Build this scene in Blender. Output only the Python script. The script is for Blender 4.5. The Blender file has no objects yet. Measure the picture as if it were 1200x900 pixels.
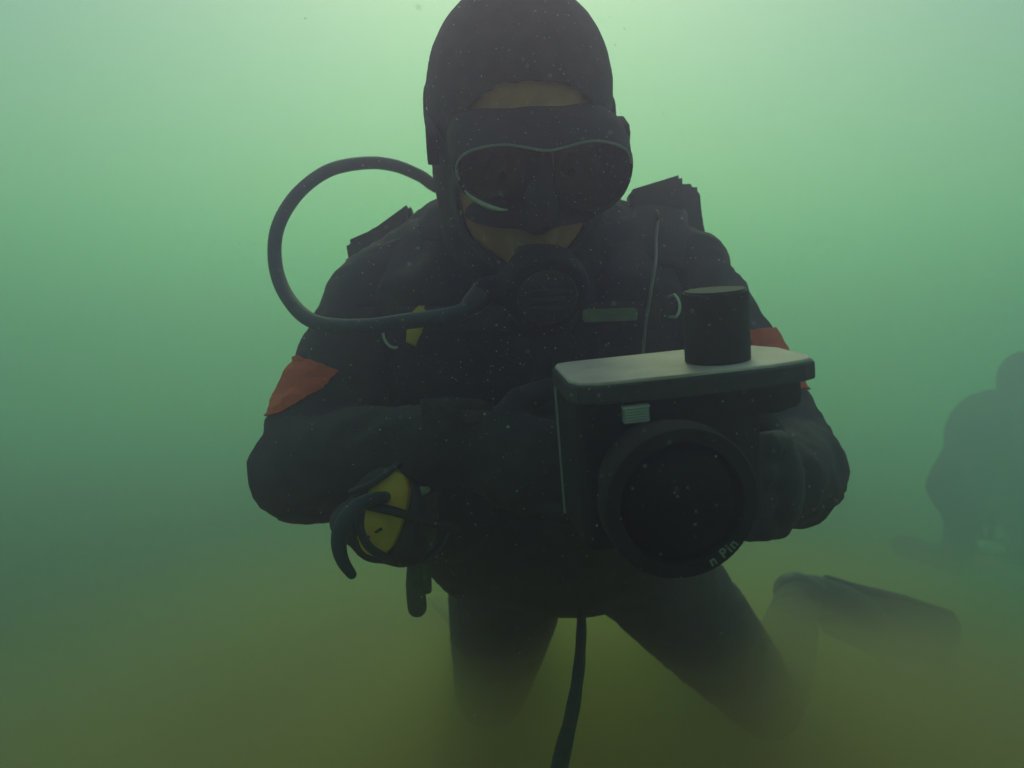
import bpy, bmesh, math, random
import numpy as np
from mathutils import Vector, Matrix, noise
from mathutils.bvhtree import BVHTree

C = bpy.context.scene
COL = C.collection
R = math.radians
random.seed(7)

# ------------------------------------------------------------------ camera, sky, sun, exposure
FPX = 1039.0                      # focal length in pixels of the 1200-wide photograph
cam = bpy.data.cameras.new('camera')
cam_o = bpy.data.objects.new('camera', cam); COL.objects.link(cam_o)
cam_o.rotation_euler = (R(90), 0, 0)
cam.sensor_width = 36; cam.lens = 36 * FPX / 1200
cam.clip_start = .01; cam.clip_end = 600
cam.dof.use_dof = True; cam.dof.focus_distance = .74; cam.dof.aperture_fstop = 30 / 3.5
C.camera = cam_o

SUN_EL = 43.0
W = bpy.data.worlds.new('World'); C.world = W; W.use_nodes = True
wn = W.node_tree
sky = wn.nodes.new('ShaderNodeTexSky'); sky.sky_type = 'NISHITA'; sky.sun_disc = False
sky.sun_elevation = R(SUN_EL); sky.sun_rotation = 0.0
sky.dust_density = 1.80; sky.air_density = 2.19; sky.ozone_density = 1.97
wn.links.new(sky.outputs[0], wn.nodes['Background'].inputs[0])
wn.nodes['Background'].inputs[1].default_value = 0.129
sun = bpy.data.lights.new('sun', 'SUN'); sun.energy = 0.80; sun.angle = R(15); sun.color = (1, 0.725, 0.463)
sun_o = bpy.data.objects.new('sun', sun); COL.objects.link(sun_o)
sun_o.rotation_euler = (-R(90 - SUN_EL), 0, 0)      # from above and behind the diver

vs = C.view_settings
vs.view_transform = 'Standard'; vs.look = 'None'; vs.gamma = 1; vs.exposure = -0.75
cy = C.cycles
cy.volume_bounces = 10; cy.max_bounces = 14; cy.diffuse_bounces = 3; cy.glossy_bounces = 3
cy.use_denoising = True
cy.volume_step_rate = 1.0; cy.volume_max_steps = 64

FLOOR = -.92                      # seabed below the camera, metres

# ------------------------------------------------------------------ helpers
def P(px, py, y):
    """point at depth y seen at pixel (px, py) of the photograph"""
    return Vector(((px - 600) / FPX * y, y, (450 - py) / FPX * y))

def S(w, y): return w / FPX * y

def mat(name, col, rough=.6, metal=0.0, vary=.25, scale=60.0, bump=.0, bscale=300.0, spec=.5, col2=None, coat=0.0):
    m = bpy.data.materials.new(name); m.use_nodes = True
    nt = m.node_tree; b = nt.nodes['Principled BSDF']
    b.inputs['Roughness'].default_value = rough; b.inputs['Metallic'].default_value = metal
    b.inputs['Specular IOR Level'].default_value = spec
    b.inputs['Coat Weight'].default_value = coat
    tc = nt.nodes.new('ShaderNodeTexCoord')
    n1 = nt.nodes.new('ShaderNodeTexNoise'); n1.inputs['Scale'].default_value = scale; n1.inputs['Detail'].default_value = 6
    nt.links.new(tc.outputs['Object'], n1.inputs['Vector'])
    rp = nt.nodes.new('ShaderNodeValToRGB')
    c2 = col2 if col2 else tuple(min(1, c * (1 + vary) + .004 * vary) for c in col)
    c1 = tuple(c * (1 - vary) for c in col)
    rp.color_ramp.elements[0].position = .32; rp.color_ramp.elements[0].color = (*c1, 1)
    rp.color_ramp.elements[1].position = .68; rp.color_ramp.elements[1].color = (*c2, 1)
    nt.links.new(n1.outputs['Fac'], rp.inputs[0]); nt.links.new(rp.outputs[0], b.inputs['Base Color'])
    if bump:
        n2 = nt.nodes.new('ShaderNodeTexNoise'); n2.inputs['Scale'].default_value = bscale; n2.inputs['Detail'].default_value = 4
        nt.links.new(tc.outputs['Object'], n2.inputs['Vector'])
        bp = nt.nodes.new('ShaderNodeBump'); bp.inputs['Strength'].default_value = bump; bp.inputs['Distance'].default_value = .002
        nt.links.new(n2.outputs['Fac'], bp.inputs['Height']); nt.links.new(bp.outputs[0], b.inputs['Normal'])
    return m

M = {
 'neoprene': mat('black_neoprene', (.030, .022, .022), .75, vary=.4, scale=45, bump=.35, bscale=420),
 'hoodneo': mat('hood_neoprene', (.050, .034, .036), .85, vary=.35, scale=60, bump=.5, bscale=500),
 'orange': mat('orange_fabric', (.95, .095, .010), .7, vary=.06, scale=90, bump=.4, bscale=600),
 'skin': mat('skin', (.85, .28, .11), .55, vary=.12, scale=50, bump=.15, bscale=300),
 'cordura': mat('vest_nylon', (.026, .021, .022), .7, vary=.4, scale=70, bump=.5, bscale=700),
 'webbing': mat('webbing', (.05, .042, .042), .75, vary=.35, scale=120, bump=.6, bscale=900),
 'rubber': mat('black_rubber', (.022, .022, .024), .5, vary=.3, scale=80, bump=.15),
 'hose': mat('hose_rubber', (.022, .040, .055), .6, vary=.3, scale=90, bump=.3, bscale=900),
 'maskrub': mat('mask_silicone', (.024, .018, .018), .8, vary=.3, scale=80, bump=.1),
 'rim': mat('mask_rim_plastic', (.30, .27, .27), .35, vary=.15, scale=60),
 'plastic': mat('black_plastic', (.006, .0055, .0055), .85, vary=.35, scale=60, bump=.12, bscale=500),
 'lidgrey': mat('grey_anodised_lid', (.90, .60, .52), .5, vary=.20, scale=22, bump=.2, bscale=500),
 'edge': mat('grey_edge', (.055, .050, .046), .5, vary=.2, scale=40),
 'knob': mat('knob_black', (.008, .008, .008), .7, vary=.4, scale=60, bump=.3, bscale=500),
 'steel': mat('steel', (.75, .70, .62), .22, metal=1.0, vary=.1, scale=80),
 'bright': mat('gleaming_steel', (.92, .84, .76), .3, metal=.35, vary=.08, scale=80),
 'dim': mat('pale_buckle_reflection', (.26, .27, .19), .6, vary=.2, scale=80),
 'silver': mat('shaded_silver', (.45, .40, .32), .4, metal=.1, vary=.15, scale=90),
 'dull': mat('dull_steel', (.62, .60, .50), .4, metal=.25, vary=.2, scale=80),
 'yellow': mat('yellow_plastic', (.95, .42, .012), .45, vary=.15, scale=60, bump=.1),
 'tagyel': mat('yellow_tab', (.98, .48, .02), .5, vary=.12, scale=60),
 'print': mat('white_print', (.34, .33, .28), .6, vary=.2, scale=200),
 'white': mat('white_plastic', (.92, .88, .74), .5, vary=.1, scale=60),
 'rope': mat('dark_rope', (.035, .032, .022), .85, vary=.4, scale=150, bump=.8, bscale=700),
 'speck': mat('suspended_silt', (.95, .88, .82), .6, vary=.2, scale=400),
 'pupil': mat('eye_white', (.30, .26, .22), .25, vary=.1),
 'greystrap': mat('grey_green_webbing', (.10, .10, .055), .8, vary=.35, scale=90, bump=.6, bscale=700),
}

def glass(name, rough=.05):
    m = bpy.data.materials.new(name); m.use_nodes = True; nt = m.node_tree; nt.nodes.clear()
    out = nt.nodes.new('ShaderNodeOutputMaterial'); mix = nt.nodes.new('ShaderNodeMixShader')
    tr = nt.nodes.new('ShaderNodeBsdfTransparent'); gl = nt.nodes.new('ShaderNodeBsdfGlossy'); fr = nt.nodes.new('ShaderNodeFresnel')
    tr.inputs[0].default_value = (.50, .50, .50, 1); gl.inputs['Roughness'].default_value = rough; fr.inputs[0].default_value = 1.25  # grey tint stands in for the shade inside the mask
    nt.links.new(fr.outputs[0], mix.inputs[0]); nt.links.new(tr.outputs[0], mix.inputs[1]); nt.links.new(gl.outputs[0], mix.inputs[2])
    nt.links.new(mix.outputs[0], out.inputs[0]); return m
M['glass'] = glass('lens_glass')

def link(name, me, m=None, parent=None, smooth=True):
    if m is not None and not me.materials: me.materials.append(m)
    if smooth:
        me.polygons.foreach_set('use_smooth', [True] * len(me.polygons))
    o = bpy.data.objects.new(name, me); COL.objects.link(o)
    if parent is not None:
        o.parent = parent
        o.matrix_parent_inverse = Matrix.Identity(4)
        # meshes are written in world metres: cancel the base of the thing they belong to
        base = Vector((0, 0, 0)); p = parent
        while p is not None: base += p.location; p = p.parent
        o.location = -base
    return o

def obj(name, bm, m=None, parent=None, smooth=True):
    bmesh.ops.recalc_face_normals(bm, faces=bm.faces)
    me = bpy.data.meshes.new(name); bm.to_mesh(me); bm.free()
    return link(name, me, m, parent, smooth)

def thing(name, label, cat, loc=(0, 0, 0), group=None):
    o = bpy.data.objects.new(name, None); COL.objects.link(o); o.location = loc
    o.empty_display_size = .05
    o['label'] = label; o['category'] = cat
    if group: o['group'] = group
    return o

def tag(o, label, cat, group=None):
    o['label'] = label; o['category'] = cat
    if group: o['group'] = group
    return o

def spline(pts, n=8, closed=False):
    """Catmull-Rom through the points"""
    pts = [Vector(p) for p in pts]; out = []
    k = len(pts); rng = range(k if closed else k - 1)
    for i in rng:
        g = (lambda j: pts[j % k]) if closed else (lambda j: pts[max(0, min(k - 1, j))])
        p0, p1, p2, p3 = g(i - 1), g(i), g(i + 1), g(i + 2)
        for s in range(n):
            t = s / n
            out.append(.5 * ((2 * p1) + (-p0 + p2) * t + (2 * p0 - 5 * p1 + 4 * p2 - p3) * t * t + (-p0 + 3 * p1 - 3 * p2 + p3) * t ** 3))
    if not closed: out.append(pts[-1].copy())
    return out

def sweep(bm, pts, rad, seg=12, caps='round', closed=False, flat=None, up=None):
    """tube along pts. rad: number or list. flat=(a,b): elliptic/strap profile scale, up: reference direction"""
    pts = [Vector(p) for p in pts]; n = len(pts)
    rad = list(rad) if hasattr(rad, '__len__') else [rad] * n
    if caps == 'round' and not closed:
        d0 = (pts[0] - pts[1]).normalized(); d1 = (pts[-1] - pts[-2]).normalized()
        a, b = [], []
        for s in (.98, .8, .45):
            a.append((pts[0] + d0 * rad[0] * s, rad[0] * math.sqrt(1 - s * s)))
            b.append((pts[-1] + d1 * rad[-1] * s, rad[-1] * math.sqrt(1 - s * s)))
        pp = a + list(zip(pts, rad)) + b[::-1]
        pts = [q[0] for q in pp]; rad = [q[1] for q in pp]; n = len(pts)
    tang = []
    for i in range(n):
        if closed: t = pts[(i + 1) % n] - pts[i - 1]
        else: t = pts[min(n - 1, i + 1)] - pts[max(0, i - 1)]
        tang.append(t.normalized())
    ref = Vector(up) if up else (Vector((0, 0, 1)) if abs(tang[0].z) < .9 else Vector((0, 1, 0)))
    u = (ref - tang[0] * ref.dot(tang[0])).normalized()
    rings = []
    for i in range(n):
        if up: u = Vector(up)
        u = (u - tang[i] * u.dot(tang[i])).normalized(); v = tang[i].cross(u)
        fa, fb = flat if flat else (1, 1)
        rings.append([bm.verts.new(pts[i] + (u * math.cos(2 * math.pi * k / seg) * fa + v * math.sin(2 * math.pi * k / seg) * fb) * rad[i]) for k in range(seg)])
    for i in range(n if closed else n - 1):
        A, B = rings[i], rings[(i + 1) % n]
        for k in range(seg): bm.faces.new((A[k], A[(k + 1) % seg], B[(k + 1) % seg], B[k]))
    if not closed:
        bm.faces.new(rings[0][::-1]); bm.faces.new(rings[-1])

def ball(bm, c, r, rot=None, seg=20):
    r = r if hasattr(r, '__len__') else (r, r, r)
    m = Matrix.Translation(Vector(c)) @ (rot.to_4x4() if rot else Matrix.Identity(4)) @ Matrix.Diagonal((*r, 1))
    bmesh.ops.create_uvsphere(bm, u_segments=seg, v_segments=seg // 2 + 2, radius=1, matrix=m)

def slab(bm, outline, z0, z1, fr, bev=0, seg=2):
    """extruded outline (list of 2-D points) between local z0 and z1 in the frame fr (Matrix), bevelled"""
    lo = [bm.verts.new((x, y, z0)) for x, y in outline]; hi = [bm.verts.new((x, y, z1)) for x, y in outline]
    n = len(lo); fs = [bm.faces.new(lo[::-1]), bm.faces.new(hi)]
    for i in range(n): fs.append(bm.faces.new((lo[i], lo[(i + 1) % n], hi[(i + 1) % n], hi[i])))
    if bev:
        es = list(fs[0].edges) + list(fs[1].edges)
        r = bmesh.ops.bevel(bm, geom=es, offset=bev, segments=seg, affect='EDGES', profile=.5, clamp_overlap=True)
        vv = {v for f in r['faces'] for v in f.verts} | {v for v in lo + hi if v.is_valid}
    else: vv = set(lo + hi)
    for v in vv: v.co = fr @ v.co

def rrect(x0, x1, y0, y1, r, n=5):
    out = []
    for cx, cy_, a in ((x1 - r, y1 - r, 0), (x0 + r, y1 - r, 90), (x0 + r, y0 + r, 180), (x1 - r, y0 + r, 270)):
        for k in range(n + 1):
            t = R(a + 90 * k / n); out.append((cx + r * math.cos(t), cy_ + r * math.sin(t)))
    return out

def fuse(bm, voxel, smooth=6, fac=.5):
    """one continuous skin over overlapping volumes: voxel remesh + smoothing; returns a mesh"""
    bmesh.ops.recalc_face_normals(bm, faces=bm.faces)
    me = bpy.data.meshes.new('tmp'); bm.to_mesh(me); bm.free()
    o = bpy.data.objects.new('tmp', me); COL.objects.link(o)
    r = o.modifiers.new('r', 'REMESH'); r.mode = 'VOXEL'; r.voxel_size = voxel; r.adaptivity = 0
    s = o.modifiers.new('s', 'SMOOTH'); s.factor = fac; s.iterations = smooth
    dg = bpy.context.evaluated_depsgraph_get(); dg.update()
    res = bpy.data.meshes.new_from_object(o.evaluated_get(dg))
    bpy.data.objects.remove(o); bpy.data.meshes.remove(me)
    return res

def wrinkle(me, amp, scale, stretch=(1, 1, 1), seed=0, mask=None):
    nor = [v.normal.copy() for v in me.vertices]
    off = Vector((seed * 3.1, seed * 1.7, seed * 5.3))
    for v, n in zip(me.vertices, nor):
        q = Vector((v.co.x * stretch[0], v.co.y * stretch[1], v.co.z * stretch[2])) * scale + off
        a = noise.noise(q) + .5 * noise.noise(q * 2.1) ; a = -abs(a) * 1.2 + .35
        k = mask(v.co) if mask else 1
        v.co += n * amp * a * k
    me.update()

def bvh_of(objs):
    vs_, fs = [], []
    for o in objs:
        b = len(vs_); mw = o.location.copy(); p = o.parent
        while p is not None: mw += p.location; p = p.parent
        vs_ += [v.co + mw for v in o.data.vertices]; fs += [[i + b for i in f.vertices] for f in o.data.polygons]
    return BVHTree.FromPolygons(vs_, fs)

def surf(tree, px, py, off=.002):
    """point on the front surface at that pixel of the photograph, lifted a little off the cloth"""
    d = P(px, py, 1).normalized(); h = tree.ray_cast(Vector((0, 0, 0)), d)
    if h[0] is None: return P(px, py, .9), -d
    n = h[1] if h[1].dot(d) < 0 else -h[1]
    return h[0] + n * off, n

def hit(px, py, p0, n):
    d = P(px, py, 1); t = p0.dot(n) / d.dot(n); return d * t

# ------------------------------------------------------------------ seabed
def build_seabed():
    bm = bmesh.new()
    def h(x, y):
        f = 1 / (1 + ((x * x + (y - 1.5) ** 2) / 60))
        return FLOOR + f * (.05 * noise.noise(Vector((x * .9, y * .9, 0))) + .02 * noise.noise(Vector((x * 3.1, y * 3.1, 4))) + .006 * noise.noise(Vector((x * 11, y * 11, 9))))
    def axis(): 
        a = [i * .05 for i in range(-70, 71)]
        e = [3.5 * 1.45 ** k for k in range(1, 12)]
        return [-q for q in e[::-1]] + a + e
    xs = axis(); ys = [q + 1.6 for q in axis()]
    V = [[bm.verts.new((x, y, h(x, y))) for x in xs] for y in ys]
    for j in range(len(ys) - 1):
        for i in range(len(xs) - 1): bm.faces.new((V[j][i], V[j][i + 1], V[j + 1][i + 1], V[j + 1][i]))
    m = mat('olive_silt', (.165, .18, .035), .95, vary=.3, scale=9, bump=.6, bscale=120)
    o = obj('seabed', bm, m); o['kind'] = 'structure'
    return o
build_seabed()

# ------------------------------------------------------------------ haze: the murky water
def build_haze():
    x0, x1, y0, y1, z0, z1 = -70, 70, -70, 70, FLOOR - 1.2, 1.70
    # the sheet of the seabed reaches further than the murk lets one see; keep it inside
    bm = bmesh.new(); bmesh.ops.create_cube(bm, size=1)
    for v in bm.verts:
        v.co = Vector((x0 if v.co.x < 0 else x1, y0 if v.co.y < 0 else y1, z0 if v.co.z < 0 else z1))
    m = bpy.data.materials.new('green_water'); m.use_nodes = True; nt = m.node_tree; nt.nodes.clear()
    out = nt.nodes.new('ShaderNodeOutputMaterial'); v = nt.nodes.new('ShaderNodeVolumePrincipled')
    v.inputs['Color'].default_value = (0.66, 0.437, 0.7955, 1)
    v.inputs['Absorption Color'].default_value = (.004, 0.8075, .007, 1)
    v.inputs['Density'].default_value = 0.397; v.inputs['Anisotropy'].default_value = 0.789
    v.inputs['Density Attribute'].default_value = ''
    nt.links.new(v.outputs[0], out.inputs['Volume'])
    o = obj('haze', bm, m, smooth=False); o['kind'] = 'stuff'
build_haze()

# ------------------------------------------------------------------ silt stirred up over the bottom
def build_silt():
    """a low bank of stirred-up silt: thins out upwards and sideways, uneven"""
    x0, x1, y0, y1, z0, z1 = -1.7, 2.0, .95, 4.2, FLOOR - .10, -.30
    bm = bmesh.new(); bmesh.ops.create_cube(bm, size=1)
    for v in bm.verts: v.co = Vector((x0 if v.co.x < 0 else x1, y0 if v.co.y < 0 else y1, z0 if v.co.z < 0 else z1))
    m = bpy.data.materials.new('olive_silt_cloud'); m.use_nodes = True; nt = m.node_tree; nt.nodes.clear()
    N = lambda t: nt.nodes.new(t)
    out = N('ShaderNodeOutputMaterial'); v = N('ShaderNodeVolumePrincipled'); v.name = 'cloud'
    v.inputs['Color'].default_value = (0.6881, 0.4684, 0.2243, 1); v.inputs['Absorption Color'].default_value = (.3, .3, .1, 1)
    v.inputs['Anisotropy'].default_value = .4; v.inputs['Density Attribute'].default_value = ''
    tc = N('ShaderNodeTexCoord'); sx = N('ShaderNodeSeparateXYZ'); nt.links.new(tc.outputs['Object'], sx.inputs[0])
    def ramp(sock, a, b):
        r = N('ShaderNodeMapRange'); r.interpolation_type = 'SMOOTHERSTEP'
        r.inputs['From Min'].default_value = a; r.inputs['From Max'].default_value = b
        nt.links.new(sock, r.inputs['Value']); return r.outputs['Result']
    def mul(a, b):
        k = N('ShaderNodeMath'); k.operation = 'MULTIPLY'
        for q, sck in ((a, k.inputs[0]), (b, k.inputs[1])):
            if isinstance(q, float): sck.default_value = q
            else: nt.links.new(q, sck)
        return k
    no = N('ShaderNodeTexNoise'); no.inputs['Scale'].default_value = 1.6; no.inputs['Detail'].default_value = 2
    nt.links.new(tc.outputs['Object'], no.inputs['Vector'])
    # the noise lifts and lowers the top of the bank
    ad = N('ShaderNodeMath'); ad.operation = 'MULTIPLY_ADD'; nt.links.new(no.outputs['Fac'], ad.inputs[0]); ad.inputs[1].default_value = -.30; nt.links.new(sx.outputs[2], ad.inputs[2])
    # raised round the diver's legs to fade them out
    ds = N('ShaderNodeVectorMath'); ds.operation = 'DISTANCE'; nt.links.new(tc.outputs['Object'], ds.inputs[0]); ds.inputs[1].default_value = (.22, 1.42, -.62)
    lift = N('ShaderNodeMath'); lift.operation = 'MULTIPLY_ADD'; nt.links.new(ramp(ds.outputs['Value'], .72, .15), lift.inputs[0]); lift.inputs[1].default_value = -.215; nt.links.new(ad.outputs[0], lift.inputs[2])
    ad = lift
    f = mul(ramp(ad.outputs[0], -.56, FLOOR + .02), ramp(sx.outputs[1], .95, 1.2)).outputs[0]
    f = mul(f, ramp(sx.outputs[1], 4.2, 2.2)).outputs[0]
    f = mul(f, ramp(sx.outputs[0], -1.7, .1)).outputs[0]; f = mul(f, ramp(sx.outputs[0], 1.9, .8)).outputs[0]
    k = mul(f, 6.8); k.name = 'amount'
    nt.links.new(k.outputs[0], v.inputs['Density']); nt.links.new(v.outputs[0], out.inputs['Volume'])
    m.cycles.volume_step_rate = 1.0
    o = obj('silt_cloud', bm, m, smooth=False); o['kind'] = 'stuff'
build_silt()

def build_added_murk():  # volume added to veil and fade the second diver
    """extra murk put between us and the second diver"""
    c, r = Vector((1.72, 2.45, -.30)), Vector((.95, .75, 1.0))
    bm = bmesh.new(); bmesh.ops.create_uvsphere(bm, u_segments=24, v_segments=16, radius=1, matrix=Matrix.Translation(c) @ Matrix.Diagonal((*r, 1)))
    m = bpy.data.materials.new('added_murk'); m.use_nodes = True; nt = m.node_tree; nt.nodes.clear()
    N = lambda t: nt.nodes.new(t)
    out = N('ShaderNodeOutputMaterial'); v = N('ShaderNodeVolumePrincipled'); v.name = 'cloud'
    v.inputs['Color'].default_value = (.58, .60, .80, 1); v.inputs['Absorption Color'].default_value = (.02, .8, .1, 1)
    v.inputs['Anisotropy'].default_value = .6; v.inputs['Density Attribute'].default_value = ''
    tc = N('ShaderNodeTexCoord'); mp = N('ShaderNodeMapping'); mp.vector_type = 'POINT'
    mp.inputs['Scale'].default_value = (1 / r.x, 1 / r.y, 1 / r.z); mp.inputs['Location'].default_value = (-c.x / r.x, -c.y / r.y, -c.z / r.z)
    nt.links.new(tc.outputs['Object'], mp.inputs['Vector'])
    ln_ = N('ShaderNodeVectorMath'); ln_.operation = 'LENGTH'; nt.links.new(mp.outputs[0], ln_.inputs[0])
    mr = N('ShaderNodeMapRange'); mr.interpolation_type = 'SMOOTHERSTEP'; mr.inputs['From Min'].default_value = 1; mr.inputs['From Max'].default_value = .25
    mr.inputs['To Max'].default_value = 1.5
    nt.links.new(ln_.outputs['Value'], mr.inputs['Value']); nt.links.new(mr.outputs['Result'], v.inputs['Density'])
    nt.links.new(v.outputs[0], out.inputs['Volume'])
    o = obj('silt_cloud', bm, m, smooth=False); o['kind'] = 'stuff'
build_added_murk()

# ------------------------------------------------------------------ the diver
HC = Vector((.008, .83, .24))                       # centre of the head
RH = Matrix.Rotation(R(35), 3, 'X') @ Matrix.Rotation(R(7), 3, 'Z')   # bowed and turned a little to the diver's left
def Hd(x, y, z): return HC + RH @ Vector((x, y, z))

SH = {-1: Vector((-.142, .955, .078)), 1: Vector((.182, .965, .108))}
EL = {-1: Vector((-.203, .85, -.084)), 1: Vector((.272, .86, -.084))}
WR = {-1: Vector((-.048, .755, -.050)), 1: Vector((.222, .735, -.080))}
HIP = {-1: Vector((.000, 1.24, -.235)), 1: Vector((.170, 1.24, -.235))}
KN = {-1: Vector((-.038, 1.60, -.555)), 1: Vector((.450, 1.56, -.560))}
AN = {-1: Vector((-.075, 2.00, -.555)), 1: Vector((.63, 1.94, -.46))}

def add_head(bm, g=0.0):
    ball(bm, Hd(0, .012, .028), (.081 + g, .096 + g, .094 + g), RH, 28)
    ball(bm, Hd(0, -.028, -.045), (.063 + g, .068 + g, .082 + g), RH, 24)
    ball(bm, Hd(0, -.070, -.104), (.028 + g, .024 + g, .022 + g), RH, 16)
    for s in (-1, 1):
        ball(bm, Hd(s * .036, -.058, -.036), (.031 + g, .034 + g, .036 + g), RH, 16)
    ball(bm, Hd(0, -.075, .022), (.054 + g, .024 + g, .020 + g), RH, 16)

def add_face(bm):
    sweep(bm, [Hd(0, -.094, .006), Hd(0, -.106, -.018), Hd(0, -.116, -.040)], [.008, .010, .013], 12)
    for s in (-1, 1):
        ball(bm, Hd(s * .011, -.104, -.043), (.009, .011, .008), RH, 10)
        ball(bm, Hd(s * .030, -.091, -.006), (.015, .006, .010), RH, 10)
    ball(bm, Hd(0, -.095, -.070), (.024, .011, .007), RH, 12)
    ball(bm, Hd(0, -.093, -.083), (.021, .011, .008), RH, 12)

def add_trunk(bm, g=0.0):
    ball(bm, (.018, .985, .135), (.150 + g, .085 + g, .085 + g))
    ball(bm, (.020, .995, .03), (.160 + g, .105 + g, .15 + g), Matrix.Rotation(R(38), 3, 'X'))
    ball(bm, (.045, 1.11, -.12), (.140 + g, .105 + g, .14 + g), Matrix.Rotation(R(40), 3, 'X'))
    ball(bm, (.082, 1.235, -.225), (.145 + g, .10 + g, .085 + g), Matrix.Rotation(R(25), 3, 'X'))
    sweep(bm, [Hd(0, .02, -.03), Vector((.016, .93, .17)), Vector((.018, .97, .13))], [.058 + g, .062 + g, .075 + g], 16)

def add_limbs(bm, g=0.0):
    for s in (-1, 1):
        sweep(bm, [Vector((s * .085 + .018, .975, .118)), SH[s], SH[s].lerp(EL[s], .5), EL[s]], [.070 + g, .060 + g, .050 + g, .044 + g], 20)
        sweep(bm, [EL[s], EL[s].lerp(WR[s], .3), WR[s]], [.045 + g, .046 + g, .030 + g], 20)
        sweep(bm, [HIP[s], HIP[s].lerp(KN[s], .45), KN[s]], [.084 + g, .076 + g, .058 + g], 20)
        sweep(bm, [KN[s], KN[s].lerp(AN[s], .3), AN[s]], [.058 + g, .060 + g, .038 + g], 18)

HG = {}   # hand frames: palm centre, direction of the fingers, back-of-hand normal, thumb side
def add_hand(bm, s, g=0.0):
    w = WR[s]
    # palm lies on the side of the camera housing, fingers curl forward round its edge
    palm = Vector((-.004, .715, -.062)) if s < 0 else Vector((.208, .690, -.078))
    inward = Vector((1, 0, 0)) * (-s)                    # towards the housing
    fwd = (palm - w).normalized()
    sweep(bm, [w, w.lerp(palm, .6), palm, palm + fwd * .018], [.027 + g, .026 + g, .030 + g, .028 + g], 14, flat=(1.25, .62), up=(0, 0, 1))
    lens = (.070, .080, .075, .058)
    for k in range(4):                                   # index (top) to little finger (bottom)
        z = .031 - .0205 * k
        b = palm + fwd * .022 + Vector((0, 0, z)) * 1.0
        L = lens[k]; r = .0088 - .0006 * k
        a1 = R(18 + 4 * k); a2 = R(62 + 3 * k); a3 = R(98 + 2 * k)
        d = lambda a: (fwd * math.cos(a) + inward * math.sin(a)).normalized()
        p1 = b + d(a1) * L * .45; p2 = p1 + d(a2) * L * .32; p3 = p2 + d(a3) * L * .23
        sweep(bm, [palm + fwd * .004 + Vector((0, 0, z * .85)), b, p1, p2, p3], [r * 1.15 + g, r * 1.1 + g, r + g, r * .93 + g, r * .8 + g], 10)
    # thumb leaves the side of the palm near the wrist and presses on the back
    tb = palm - fwd * .012 + Vector((0, 0, .022))
    t1 = tb + (fwd * .25 + Vector((0, 0, 1)) * .7 + inward * .35).normalized() * .032
    t2 = t1 + (fwd * .35 + Vector((0, 0, .45)) + inward * .8).normalized() * .026
    sweep(bm, [palm + Vector((0, 0, .004)), tb, t1, t2], [.015 + g, .0135 + g, .0105 + g, .0085 + g], 10)

def add_foot(bm, s, g=0.0):
    a = AN[s]; d = Vector((.10 * s, .9, -.10)).normalized() if s < 0 else Vector((.80, .42, -.36)).normalized()
    sweep(bm, [a - d * .02, a + d * .10, a + d * .19], [.040 + g, .040 + g, .028 + g], 14)
    return a, d

diver = thing('person', 'diver in black wetsuit and hood with orange arm bands, facing us and holding a camera', 'person', (.05, 1.45, FLOOR))

bm = bmesh.new(); add_head(bm); add_face(bm); add_trunk(bm); add_limbs(bm)
for s in (-1, 1): add_hand(bm, s); add_foot(bm, s)
body = link('body', fuse(bm, .0055, 4), M['skin'], diver)

# wetsuit over the body, from the neck to wrists and ankles
bm = bmesh.new(); add_trunk(bm, .006); add_limbs(bm, .006)
me = fuse(bm, .0085, 8)
bmw = bmesh.new(); bmw.from_mesh(me)
cut = [v for v in bmw.verts if (v.co - HC).length < .115]
bmesh.ops.delete(bmw, geom=cut, context='VERTS'); bmw.to_mesh(me); bmw.free()
def arm_mask(co): return 1.0
wrinkle(me, .0062, 22, (1, 1, 1.8), 1)
wrinkle(me, .0018, 70, (1, 1, 1.4), 2)
suit = link('wetsuit', me, M['neoprene'], diver)

# orange bands on the upper arms: pieces of fabric lying on the sleeve, traced at their diagonal edges
def arm_band(s, test):
    bm = bmesh.new(); bm.from_mesh(suit.data)
    a, b = SH[s], EL[s]
    bmesh.ops.delete(bm, geom=[f for f in bm.faces if (f.calc_center_median() - a.lerp(b, .55)).length > .13], context='FACES')
    bmesh.ops.subdivide_edges(bm, edges=list(bm.edges), cuts=4, use_grid_fill=True)
    kill = [f for f in bm.faces if not test(f.calc_center_median())]
    bmesh.ops.delete(bm, geom=kill, context='FACES')
    isl = []; seen = set()                                # keep the one largest piece
    for f in bm.faces:
        if f in seen: continue
        st, grp = [f], []; seen.add(f)
        while st:
            g = st.pop(); grp.append(g)
            for e in g.edges:
                for h in e.link_faces:
                    if h not in seen: seen.add(h); st.append(h)
        isl.append(grp)
    big = max(isl, key=len)
    bmesh.ops.delete(bm, geom=[f for g in isl if g is not big for f in g], context='FACES')
    bmesh.ops.delete(bm, geom=[v for v in bm.verts if not v.link_faces], context='VERTS')
    for _ in range(4): bmesh.ops.smooth_vert(bm, verts=[v for v in bm.verts if v.is_boundary], factor=.5, use_axis_x=True, use_axis_y=True, use_axis_z=True)
    bm.normal_update()
    for v in bm.verts: v.co += v.normal * .0022
    me = bpy.data.meshes.new('arm_band'); bm.to_mesh(me); bm.free()
    o = link('arm_band', me, M['orange'], diver)
    k = o.modifiers.new('thickness', 'SOLIDIFY'); k.thickness = .0015; k.offset = 1
    return o
BAND = {-1: [(352, 417), (399, 437), (378, 457), (328, 487), (300, 492), (325, 420)], 1: [(872, 388), (925, 384), (995, 466), (900, 452)]}
def inside(x, y, poly):
    r = False; n = len(poly)
    for i in range(n):
        (x0, y0), (x1, y1) = poly[i], poly[i - 1]
        if (y0 > y) != (y1 > y) and x < (x1 - x0) * (y - y0) / (y1 - y0) + x0: r = not r
    return r
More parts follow.
